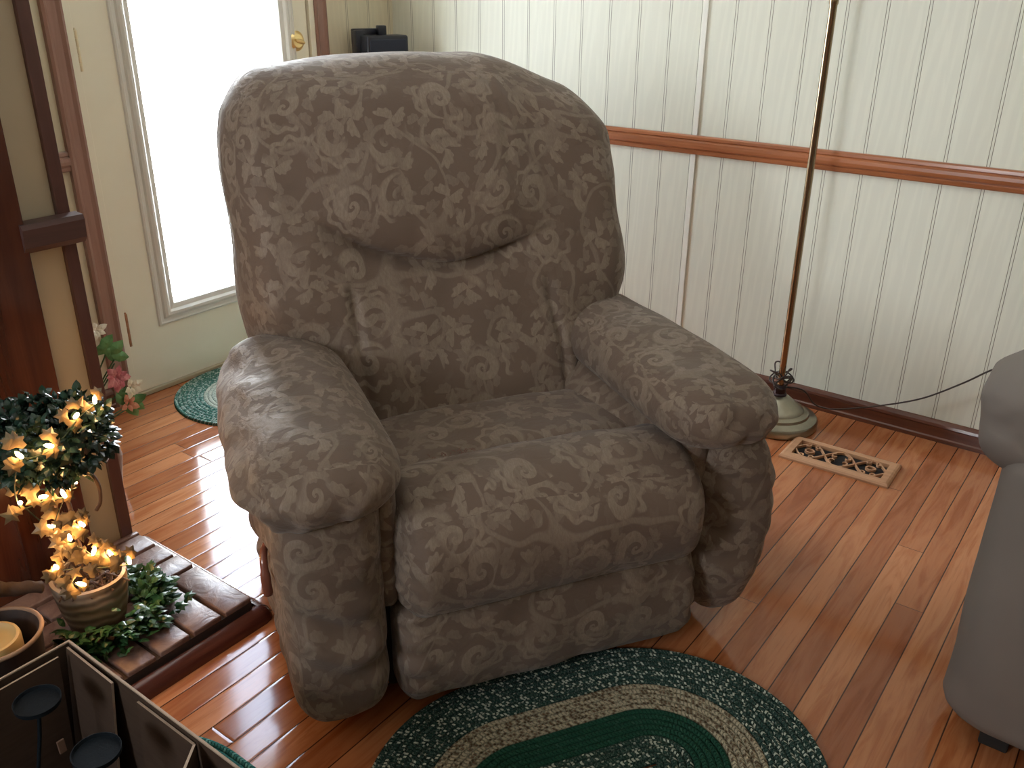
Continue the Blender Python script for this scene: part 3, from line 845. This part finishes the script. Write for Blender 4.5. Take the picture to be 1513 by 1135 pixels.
# ------------------------------------------------------------------ leaves and flowers
def leaf_shape(kind):
    if kind == 'ivy': return [(0, 0), (.35, -.1), (.62, .12), (.42, .35), (.55, .62), (.22, .62), (0, 1.0), (-.22, .62), (-.55, .62), (-.42, .35), (-.62, .12), (-.35, -.1)]
    if kind == 'star': 
        return [((1 if k % 2 == 0 else .45) * math.sin(k * math.pi / 5) * .8, .55 + (1 if k % 2 == 0 else .45) * math.cos(k * math.pi / 5) * .8) for k in range(10)][5:] + [((1 if k % 2 == 0 else .45) * math.sin(k * math.pi / 5) * .8, .55 + (1 if k % 2 == 0 else .45) * math.cos(k * math.pi / 5) * .8) for k in range(5)]
    return [(0, 0), (.22, .18), (.33, .45), (.22, .75), (0, 1), (-.22, .75), (-.33, .45), (-.22, .18)]
def add_leaf(bm, p, d, up, size, kind='oval', curl=.25):
    d = Vector(d).normalized(); up = Vector(up); s = d.cross(up)
    if s.length < 1e-3: s = d.cross(Vector((1, 0, .3)))
    s.normalize(); n = s.cross(d)
    sh = leaf_shape(kind); c = Vector(p) + d * size * .45 + n * size * .10
    vc = bm.verts.new(c); vs = []
    for a, b in sh:
        q = Vector(p) + s * a * size + d * b * size + n * (-(a * a) * curl - (b - .4) ** 2 * curl) * size
        vs.append(bm.verts.new(q))
    for i in range(len(vs)): bm.faces.new((vc, vs[i], vs[(i + 1) % len(vs)]))
def mat_leaf(name, c1, c2, rough=.35, trans=0.0):
    t = NT(name); v = t.coord(); w = t.noise(v, 40, 2)['Fac']
    c = t.mix(t.smooth(w, .35, .65), c1, c2)
    return t.set(c, rough, 0, t.bump(t.noise(v, 120, 3)['Fac'], .3, .001))
M['dkleaf'] = mat_leaf('dark_glossy_leaf', (.008, .020, .014), (.022, .050, .034), .22)
M['gleaf'] = mat_leaf('green_leaf', (.015, .055, .018), (.045, .13, .045), .35)
M['gold'] = mat_leaf('gold_ivy_leaf', (.12, .082, .040), (.22, .16, .080), .35)
M['twig'] = mat_plain('twig_brown', (.07, .035, .02), .7, scale=90, bump=.5)

# potted topiary with a leafy wreath head
PX, PY, PZ = .716, 1.605, .0592
top = thing('wreath_topiary', 'leafy dark green topiary in a striped stone-coloured pot on the brick hearth', 'topiary', (PX, PY, PZ))
bm = bmesh.new()
pp = [(0, 0), (.052, 0), (.058, .004), (.070, .05), (.076, .095), (.079, .122), (.079, .134), (.071, .135), (.067, .118), (.05, .112), (0, .110)]
lathe(bm, pp, 48)
for vtx in bm.verts: vtx.co *= .92
for vtx in bm.verts:
    a = math.atan2(vtx.co.y, vtx.co.x); vtx.co.x *= 1 + .012 * math.sin(5 * a + vtx.co.z * 60); vtx.co.y *= 1 + .012 * math.sin(5 * a + vtx.co.z * 60)
t = NT('swirled_stoneware'); v = t.coord(); x, y, z = t.sep(v)
wv = t.n('ShaderNodeTexWave', wave_type='BANDS', bands_direction='Z'); t.l(v, wv.inputs['Vector']); wv.inputs['Scale'].default_value = 14; wv.inputs['Distortion'].default_value = 5; wv.inputs['Detail'].default_value = 2
c = t.mix(wv.outputs['Fac'], (.20, .14, .095), (.36, .28, .20))
from_bm('pot', bm, t.set(c, .55, 0, t.bump(wv.outputs['Fac'], .4, .003)), top, angle=50)
rr = random.Random(11)
HX, HY, HZ = -.045, -.050, .470     # head centre relative to the pot
bm = bmesh.new()
for k in range(2):
    pts = [(.012 * math.cos(a * 1.3 + k * 3), .012 * math.sin(a * 1.3 + k * 3), .10 + a * .045) for a in np.linspace(0, 6, 26)]
    pts = [(p[0] + HX * (p[2] - .1) / .33 - .015 * (1 - (p[2] - .1) / .33), p[1] + HY * (p[2] - .1) / .33, p[2]) for p in pts]
    tube(bm, pts, .0045, 6)
tube(bm, spline([(HX + .01, HY, .375), (.028, -.02, .355), (.052, -.01, .315), (.055, 0, .27), (.045, .005, .25)], 6), .004, 6)
from_bm('stem', bm, M['twig'], top, smooth=True)
bm = bmesh.new()
for k in range(1500):
    a = rr.uniform(0, 2 * math.pi); b = rr.uniform(0, 2 * math.pi); R0, r0 = .062, .050
    r1 = r0 * math.sqrt(rr.random()) * 1.05
    nx = Vector((math.cos(a) * math.cos(b), math.sin(a) * math.cos(b), math.sin(b)))
    p = Vector((HX + (R0 + r1 * math.cos(b)) * math.cos(a), HY + (R0 + r1 * math.cos(b)) * math.sin(a), HZ + r1 * math.sin(b) * 1.15))
    d = nx + Vector((rr.uniform(-.9, .9), rr.uniform(-.9, .9), rr.uniform(-.9, .6)))
    add_leaf(bm, p, d, (rr.uniform(-1, 1), rr.uniform(-1, 1), 1), rr.uniform(.017, .030), 'oval', .4)
tube(bm, [(HX + .062 * math.cos(a), HY + .062 * math.sin(a), HZ) for a in np.linspace(0, 2 * math.pi, 25)[:-1]], .032, 8, closed=True)
wh = from_bm('leaf_wreath', bm, M['dkleaf'], top); wh['kind'] = 'stuff'
bm = bmesh.new()
for k in range(60):
    a = rr.uniform(0, 2 * math.pi); r1 = .055 * math.sqrt(rr.random())
    tube(bm, spline([(r1 * math.cos(a), r1 * math.sin(a), .108), (r1 * math.cos(a) + rr.uniform(-.02, .02), r1 * math.sin(a) + rr.uniform(-.02, .02), .118 + rr.random() * .012), (r1 * math.cos(a) + rr.uniform(-.04, .04), r1 * math.sin(a) + rr.uniform(-.04, .04), .112)], 3), .002, 5)
ms = from_bm('moss', bm, M['twig'], top); ms['kind'] = 'stuff'

# string of lights with golden ivy leaves
B = [(.743, 1.49, .598), (.688, 1.455, .598), (.625, 1.44, .570), (.577, 1.445, .571), (.572, 1.475, .470), (.609, 1.47, .466), (.648, 1.48, .450),
     (.649, 1.55, .355), (.700, 1.55, .331), (.667, 1.54, .323), (.711, 1.55, .262), (.743, 1.55, .238), (.777, 1.55, .203), (.627, 1.53, .282), (.661, 1.52, .227)]
lights = thing('string_lights', 'string of warm glowing mini lights with gold ivy leaves wound over the topiary', 'string lights', (PX, PY, PZ))
def rel(p): return (p[0] - PX, p[1] - PY, p[2] - PZ)
B = [rel(p) for p in B]
BACK_FILL = [rel(p) for p in ((.69, 1.665, .545), (.745, 1.665, .50), (.60, 1.655, .50), (.755, 1.66, .36), (.64, 1.66, .40), (.70, 1.69, .27))]  # hidden bulbs added behind the wreath to warm the wood and stub wall
bm = bmesh.new(); path = []
for a, b in zip(B, B[1:]):
    path.append((a[0], a[1] + .006, a[2] - .012)); path.append(((a[0] + b[0]) / 2 + rr.uniform(-.01, .01), (a[1] + b[1]) / 2 + .012, (a[2] + b[2]) / 2 - .018))
path.append((B[-1][0], B[-1][1], B[-1][2] - .01))
tube(bm, spline(path, 5), .0013, 6)
tube(bm, spline([(B[0][0], B[0][1] + .006, B[0][2] - .01)] + [(q[0], q[1] - .004, q[2] - .01) for q in BACK_FILL], 5), .0013, 6)
from_bm('wire', bm, mat_plain('green_wire', (.02, .04, .02), .5), lights, smooth=True)
tb_ = NT('warm_bulb'); em = tb_.n('ShaderNodeEmission'); em.inputs[0].default_value = (1, .50, .17, 1); em.inputs[1].default_value = 23.0
tb_.l(em.outputs[0], tb_.out.inputs[0])
bulb_me = bpy.data.meshes.new('bulb'); bm = bmesh.new(); lathe(bm, [(0, -.009), (.003, -.007), (.0039, -.001), (.0032, .005), (0, .011)], 10); bm.to_mesh(bulb_me); bm.free()
bulb_me.materials.append(tb_.m)
for p_ in bulb_me.polygons: p_.use_smooth = True
for i, b in enumerate(B + BACK_FILL):
    o = bpy.data.objects.new('bulb', bulb_me); COL.objects.link(o); o.parent = lights; o.location = b
    o.rotation_euler = (rr.uniform(-1.2, 1.2), rr.uniform(-1.2, 1.2), 0)
bm = bmesh.new()
for i, b in enumerate(B):
    for k in range(4):
        a = rr.uniform(0, 2 * math.pi); d = Vector((math.cos(a), .35 * math.sin(a) + .3, math.sin(a)))
        p = Vector(b) + d * rr.uniform(.007, .013) + Vector((0, .006, 0))
        add_leaf(bm, p, d, (0, -1, .4), rr.uniform(.020, .031), 'star' if (k < 1 and i % 2 == 0) else 'ivy', .25)
for k in range(26):   # looser leaves on the way down to the pot
    s_ = rr.random(); i = rr.randrange(6, len(B) - 1); b = Vector(B[i]).lerp(Vector(B[i + 1]), s_)
    a = rr.uniform(0, 6.28); d = Vector((math.cos(a), .4 * math.sin(a), math.sin(a)))
    add_leaf(bm, b + d * rr.uniform(.008, .03), d, (0, -1, .5), rr.uniform(.018, .030), 'ivy', .3)
lf = from_bm('gold_ivy_leaves', bm, M['gold'], lights); lf['kind'] = 'stuff'

# green ivy ring lying around the pot
bm = bmesh.new(); rr = random.Random(23)
for k in range(520):
    a = rr.uniform(-2.9, .75); R1 = rr.gauss(.105, .022)
    p = Vector((PX + R1 * math.cos(a) * 1.05, PY + R1 * math.sin(a) * .95, PZ + abs(rr.gauss(.016, .020)) + .004))
    if R1 < .072 or p.x < .615: continue
    d = Vector((math.cos(a) + rr.uniform(-.9, .9), math.sin(a) + rr.uniform(-.9, .9), rr.uniform(-.1, .9)))
    add_leaf(bm, p, d, (rr.uniform(-.4, .4), rr.uniform(-.4, .4), 1), rr.uniform(.018, .032), 'oval' if k % 3 else 'ivy', .35)
for k in range(60):   # a taller tuft at the right side
    p = Vector((PX + .105 + rr.gauss(0, .016), PY - .035 + rr.gauss(0, .018), PZ + rr.uniform(.01, .055)))
    d = Vector((rr.uniform(-.2, 1), rr.uniform(-.8, .6), rr.uniform(0, .9)))
    add_leaf(bm, p, d, (0, -.3, 1), rr.uniform(.022, .034), 'oval', .35)
for vtx in bm.verts:
    if vtx.co.z < PZ + .0005: vtx.co.z = PZ + .0005
tube(bm, [(PX + .10 * math.cos(a), PY + .095 * math.sin(a), PZ + .004) for a in np.linspace(-2.9, .8, 30)], .003, 5)
iv = from_bm('ivy_garland', bm, M['gleaf']); tag(iv, 'dark green leafy garland lying on the hearth around the pot', 'garland')

# flower arrangement behind the stub wall end
fa = thing('flower_arrangement', 'pink and white silk flowers with green leaves peeking out behind the wood post', 'flowers', (1.06, 2.20, 0))
bm = bmesh.new(); lathe(bm, [(0, 0), (.06, 0), (.075, .10), (.06, .18), (.066, .19), (.058, .188), (.0, .16)], 32); from_bm('vase', bm, mat_plain('vase_clay', (.20, .12, .08), .5), fa, angle=50)
rr = random.Random(31)
def rel2(p): return Vector((p[0] - 1.06, p[1] - 2.20, p[2]))
heads = {'green': [(1.155, 2.2, .385), (1.175, 2.19, .37), (1.17, 2.2, .345)], 'rose': [(1.150, 2.2, .315)], 'white': [(1.185, 2.19, .275), (1.13, 2.21, .43)], 'low': [(1.18, 2.18, .225), (1.20, 2.19, .215)]}
bm = bmesh.new()
for hs in heads.values():
    for h in hs:
        q = rel2(h); tube(bm, spline([(0, 0, .15), (q.x * .4, q.y * .4, .15 + (q.z - .15) * .6), q], 6), .002, 5)
from_bm('stems', bm, M['gleaf'], fa)
bm = bmesh.new()
for p, s_ in (((1.14, 2.2, .395), .05), ((1.16, 2.19, .375), .05), ((1.15, 2.2, .375), .045)):
    q = rel2(p)
    for k in range(2): add_leaf(bm, q, (1, -.2, .9 - k * 1.3), (0, -1, .3), s_, 'oval', .2)
add_leaf(bm, rel2((1.13, 2.2, .38)), (.6, -.2, .9), (0, -1, .3), .045, 'oval', .2)
for p in ((1.17, 2.18, .235), (1.18, 2.18, .225), (1.19, 2.18, .23), (1.16, 2.18, .25), (1.15, 2.18, .27)):
    for k in range(2): add_leaf(bm, rel2(p), (rr.uniform(.2, 1), -.3, rr.uniform(-1, .6)), (0, -1, .3), .042, 'oval', .3)
lv = from_bm('leaves', bm, mat_leaf('fresh_leaf', (.06, .17, .05), (.12, .27, .09), .5), fa); lv['kind'] = 'stuff'
def petals(center, n, size, mat, nm, cup=.5):
    bm = bmesh.new()
    for k in range(n):
        a = k * 2.4; e = cup * (1 - k / n) + .15
        d = Vector((math.cos(a), -.9 * e - .2, math.sin(a))); add_leaf(bm, center + d * size * .12 * (k / n), d, (0, -1, .1), size * (.5 + .5 * k / n), 'oval', .5)
    return from_bm(nm, bm, mat, fa)
fl1 = petals(rel2((1.155, 2.18, .315)), 16, .040, mat_leaf('rose_petal', (.45, .10, .14), (.65, .28, .28), .6), 'rose'); fl1['label'] = 'pink rose bloom'
fl2 = petals(rel2((1.188, 2.17, .277)), 9, .034, mat_leaf('white_petal', (.75, .74, .55), (.85, .84, .70), .6), 'white_blossom'); fl2['label'] = 'creamy white blossom'
fl3 = petals(rel2((1.137, 2.2, .45)), 9, .030, mat_leaf('white_petal_upper', (.75, .74, .62), (.85, .84, .74), .6), 'white_blossom'); fl3['label'] = 'white blossom highest in the bunch'
fl4 = petals(rel2((1.172, 2.17, .232)), 7, .034, mat_leaf('coral_petal', (.55, .22, .13), (.68, .34, .22), .6), 'coral_bloom'); fl4['label'] = 'coral trumpet bloom'

# ------------------------------------------------------------------ bucket with candle, and handle
bk = thing('wooden_bucket', 'dark wooden bucket with pale rim and crooked branch handle beside the cardboard box', 'bucket', (.497, 1.535, .0575))
bm = bmesh.new(); lathe(bm, [(0, 0), (.062, 0), (.066, .004), (.078, .140), (.081, .145), (.076, .147), (.070, .135), (.058, .012), (0, .010)], 40)
from_bm('body', bm, mat_wood('bucket_dark', (.020, .012, .009), (.045, .026, .018), .7, 2), bk, angle=50)
bm = bmesh.new(); tube(bm, [(.0785 * math.cos(a), .0785 * math.sin(a), .146) for a in np.linspace(0, 2 * math.pi, 41)[:-1]], .0042, 8, closed=True)
from_bm('rim', bm, mat_plain('rim_pale', (.30, .19, .12), .7), bk, smooth=True)
bm = bmesh.new(); tube(bm, spline([(-.09, .03, .15), (-.05, .06, .215), (.0, .07, .215), (.05, .075, .185), (.095, .07, .162), (.125, .06, .155)], 8), [.010] * 12 + [.012] * 12 + [.014] * 16 + [.009], 10)
for vtx in bm.verts: vtx.co += Vector((noise.noise(vtx.co * 40), noise.noise(vtx.co * 40 + Vector((5, 0, 0))), noise.noise(vtx.co * 40 + Vector((0, 7, 0))))) * .007
from_bm('handle', bm, mat_plain('branch_dark', (.055, .032, .022), .7, scale=80, bump=.5), bk, smooth=True)
cd = thing('pillar_candle', 'thick yellow wax candle standing in the dark wooden bucket', 'candle', (.487, 1.535, .068))
bm = bmesh.new(); lathe(bm, [(0, 0), (.050, 0), (.052, .004), (.052, .128), (.050, .134), (.045, .135), (.041, .128), (.03, .124), (0, .123)], 40)
t = NT('yellow_wax'); c = t.mix(t.noise(t.coord(), 30, 3)['Fac'], (.50, .33, .12), (.62, .44, .19))
from_bm('wax', bm, t.set(c, .5, 0, Subsurface_Weight=.15, Subsurface_Scale=.01), cd, angle=50)
bm = bmesh.new(); tube(bm, [(0, 0, .122), (.002, 0, .134), (.005, 0, .142)], .0012, 6); from_bm('wick', bm, M['black'], cd)

# ------------------------------------------------------------------ cardboard box with its flaps and discs
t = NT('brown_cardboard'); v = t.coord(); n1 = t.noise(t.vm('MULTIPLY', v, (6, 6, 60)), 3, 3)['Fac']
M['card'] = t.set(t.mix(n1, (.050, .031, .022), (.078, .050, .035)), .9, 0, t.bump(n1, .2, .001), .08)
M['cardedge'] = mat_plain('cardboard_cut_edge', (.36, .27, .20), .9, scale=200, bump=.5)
BX0, BX1, BY0, BY1, BH, BT = -.05, .523, .62, 1.292, .2895, .004
cb = thing('cardboard_box', 'open brown cardboard box with inward folded flaps at the lower left corner', 'box', (0, 0, .0105))
bm = bmesh.new(); box(bm, BX0, BX1, BY0, BY1, 0, .004)
box(bm, BX0, BX1, BY1 - BT, BY1, .004, BH - .003); box(bm, BX0, BX1, BY0, BY0 + BT, .004, BH - .003)
box(bm, BX0, BX0 + BT, BY0 + BT, BY1 - BT, .004, BH - .003); box(bm, BX1 - BT, BX1, BY0 + BT, BY1 - BT, .004, BH - .003)
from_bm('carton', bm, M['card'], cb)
bm = bmesh.new()
for d_ in ((BX0, BX1, BY1 - BT, BY1), (BX0, BX1, BY0, BY0 + BT), (BX0, BX0 + BT, BY0 + BT, BY1 - BT), (BX1 - BT, BX1, BY0 + BT, BY1 - BT)): box(bm, *d_, BH - .003, BH, .0008)
ce = from_bm('cut_edge', bm, M['cardedge'], cb); ce['label'] = 'pale corrugated cut edge'
def flap(pts, thick, nm):
    """quad panel with thickness; its upper edge shows the pale cut edge"""
    P = [Vector(p) for p in pts]; n_ = (P[1] - P[0]).cross(P[3] - P[0]).normalized() * thick
    bm = bmesh.new(); A = [bm.verts.new(p) for p in P]; Bv = [bm.verts.new(p + n_) for p in P]
    bm.faces.new(A[::-1]); bm.faces.new(Bv)
    fs = [bm.faces.new((A[k], A[(k + 1) % 4], Bv[(k + 1) % 4], Bv[k])) for k in range(4)]
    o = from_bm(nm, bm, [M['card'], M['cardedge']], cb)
    return o, fs
def flap2(pts, thick=.004):
    o, _ = flap(pts, thick, 'flap')
    me = o.data
    for p in me.polygons:
        if p.area < .004 : p.material_index = 1
    return o
# back flap folded in and hanging down along the far wall, side flap along the right wall
flap2([(BX0 + .01, BY1 - .020, BH - .006), (BX1 - .030, BY1 - .020, BH - .006), (BX1 - .055, BY1 - .045, .06), (BX0 + .01, BY1 - .045, .06)])
flap2([(BX1 - .012, BY1 - .010, BH - .004), (BX1 - .014, BY1 - .145, BH - .004), (BX1 - .045, BY1 - .150, .05), (BX1 - .040, BY1 - .012, .05)])
flap2([(BX1 - .010, BY1 - .205, BH - .010), (BX1 - .010, BY1 - .345, BH - .010), (BX1 - .022, BY1 - .345, .08), (BX1 - .022, BY1 - .205, .08)])
flap2([(BX1 - .012, BY1 - .350, BH - .004), (BX1 - .060, BY1 - .385, BH - .006), (BX1 - .070, BY1 - .385, .10), (BX1 - .015, BY1 - .350, .10)])
def stake(loc, rz, label):
    r_ = thing('candle_stake', label, 'metal holder', loc, rz, 'black metal dishes in the cardboard box')
    bm = bmesh.new(); lathe(bm, [(0, .000), (.033, .000), (.033, .002), (.034, .008), (.033, .008), (.031, .003), (0, .002)], 40); d_ = from_bm('dish', bm, M['disc'], r_, angle=40)
    bm = bmesh.new(); tube(bm, spline([(-.0, .0, .001), (-.012, -.008, -.05), (-.05, -.03, -.16), (-.07, -.05, -.27)], 6), .003, 8); from_bm('rod', bm, M['disc'], r_, smooth=True)
M['disc'] = mat_plain('black_speckled_metal', (.006, .009, .012), .85, .0, var=.4, scale=300, bump=.4, spec=.12)
stake((.420, 1.200, .292), 0, 'round black metal dish on a rod inside the cardboard box, nearer its back corner')
stake((.420, 1.038, .292), .5, 'round black metal dish on a rod inside the cardboard box, beside its right side wall')
bm = bmesh.new(); box(bm, -.006, .006, -.002, .002, -.012, .012, .001)
tg = from_bm('paper_tag', bm, mat_plain('tag_brown', (.20, .11, .07), .8)); tg.location = (.452, 1.2405, .155); tag(tg, 'small brown paper tag stuck inside the cardboard box', 'tag')
tg.rotation_euler = (math.radians(-6), 0, 0)

# ------------------------------------------------------------------ light
w = bpy.data.worlds.new('daylight'); SC.world = w; w.use_nodes = True
bg = w.node_tree.nodes['Background']; bg.inputs[1].default_value = 6.2
wt = w.node_tree; tc = wt.nodes.new('ShaderNodeTexCoord'); sx_ = wt.nodes.new('ShaderNodeSeparateXYZ'); wt.links.new(tc.outputs['Generated'], sx_.inputs[0])
mr = wt.nodes.new('ShaderNodeMapRange'); mr.interpolation_type = 'SMOOTHSTEP'; mr.inputs[1].default_value = .28; mr.inputs[2].default_value = .66; wt.links.new(sx_.outputs[2], mr.inputs[0])
mxc = wt.nodes.new('ShaderNodeMix'); mxc.data_type = 'RGBA'; mxc.inputs[6].default_value = (.92, .965, 1.0, 1); mxc.inputs[7].default_value = (.30, .36, .46, 1)
wt.links.new(mr.outputs[0], mxc.inputs[0]); wt.links.new(mxc.outputs[2], bg.inputs[0])
struct_box('daylight_blocker', (.95, 1.05, YD + .16, YD + 2.7, -.3, 2.9), mat_plain('blocker_grey', (.20, .21, .225), .8))  # unseen slab added outside to cut slanting daylight on the right wall
def portal(loc, rot, sx, sy, name):
    L = bpy.data.lights.new(name, 'AREA'); L.shape = 'RECTANGLE'; L.size = sx; L.size_y = sy; L.cycles.is_portal = True
    o = bpy.data.objects.new(name, L); COL.objects.link(o); o.location = loc; o.rotation_euler = rot
portal(((DX0 + DX1) / 2, YD + .13, 1.05), (math.radians(-90), 0, 0), 1.0, 2.1, 'door_daylight')
portal((XL - .13, (WL0 + WL1) / 2, 1.575), (0, math.radians(-90), 0), .85, .65, 'left_window_daylight')

# ------------------------------------------------------------------ camera
cam = bpy.data.cameras.new('camera'); co = bpy.data.objects.new('camera', cam); COL.objects.link(co)
cam.sensor_fit = 'HORIZONTAL'; cam.sensor_width = 36; cam.lens = 36 * 1337.8 / 1513; cam.clip_start = .02
yaw, pit, rol = [math.radians(a) for a in (36.4934, -24.141, .3977)]
f = Vector((math.cos(yaw) * math.cos(pit), math.sin(yaw) * math.cos(pit), math.sin(pit)))
r = Vector((math.sin(yaw), -math.cos(yaw), 0)); u = r.cross(f)
r2 = r * math.cos(rol) + u * math.sin(rol); u2 = -r * math.sin(rol) + u * math.cos(rol)
mt = Matrix((r2, u2, -f)).transposed().to_4x4(); mt.translation = (0, 0, 1.3)
co.matrix_world = mt
SC.camera = co
SC.view_settings.view_transform = 'Standard'; SC.view_settings.look = 'None'
SC.view_settings.exposure = 2.6; SC.view_settings.gamma = 1.0; SC.view_settings.use_curve_mapping = False
SC.cycles.use_denoising = True
SC.cycles.max_bounces = 10; SC.cycles.diffuse_bounces = 6; SC.cycles.sample_clamp_indirect = 8
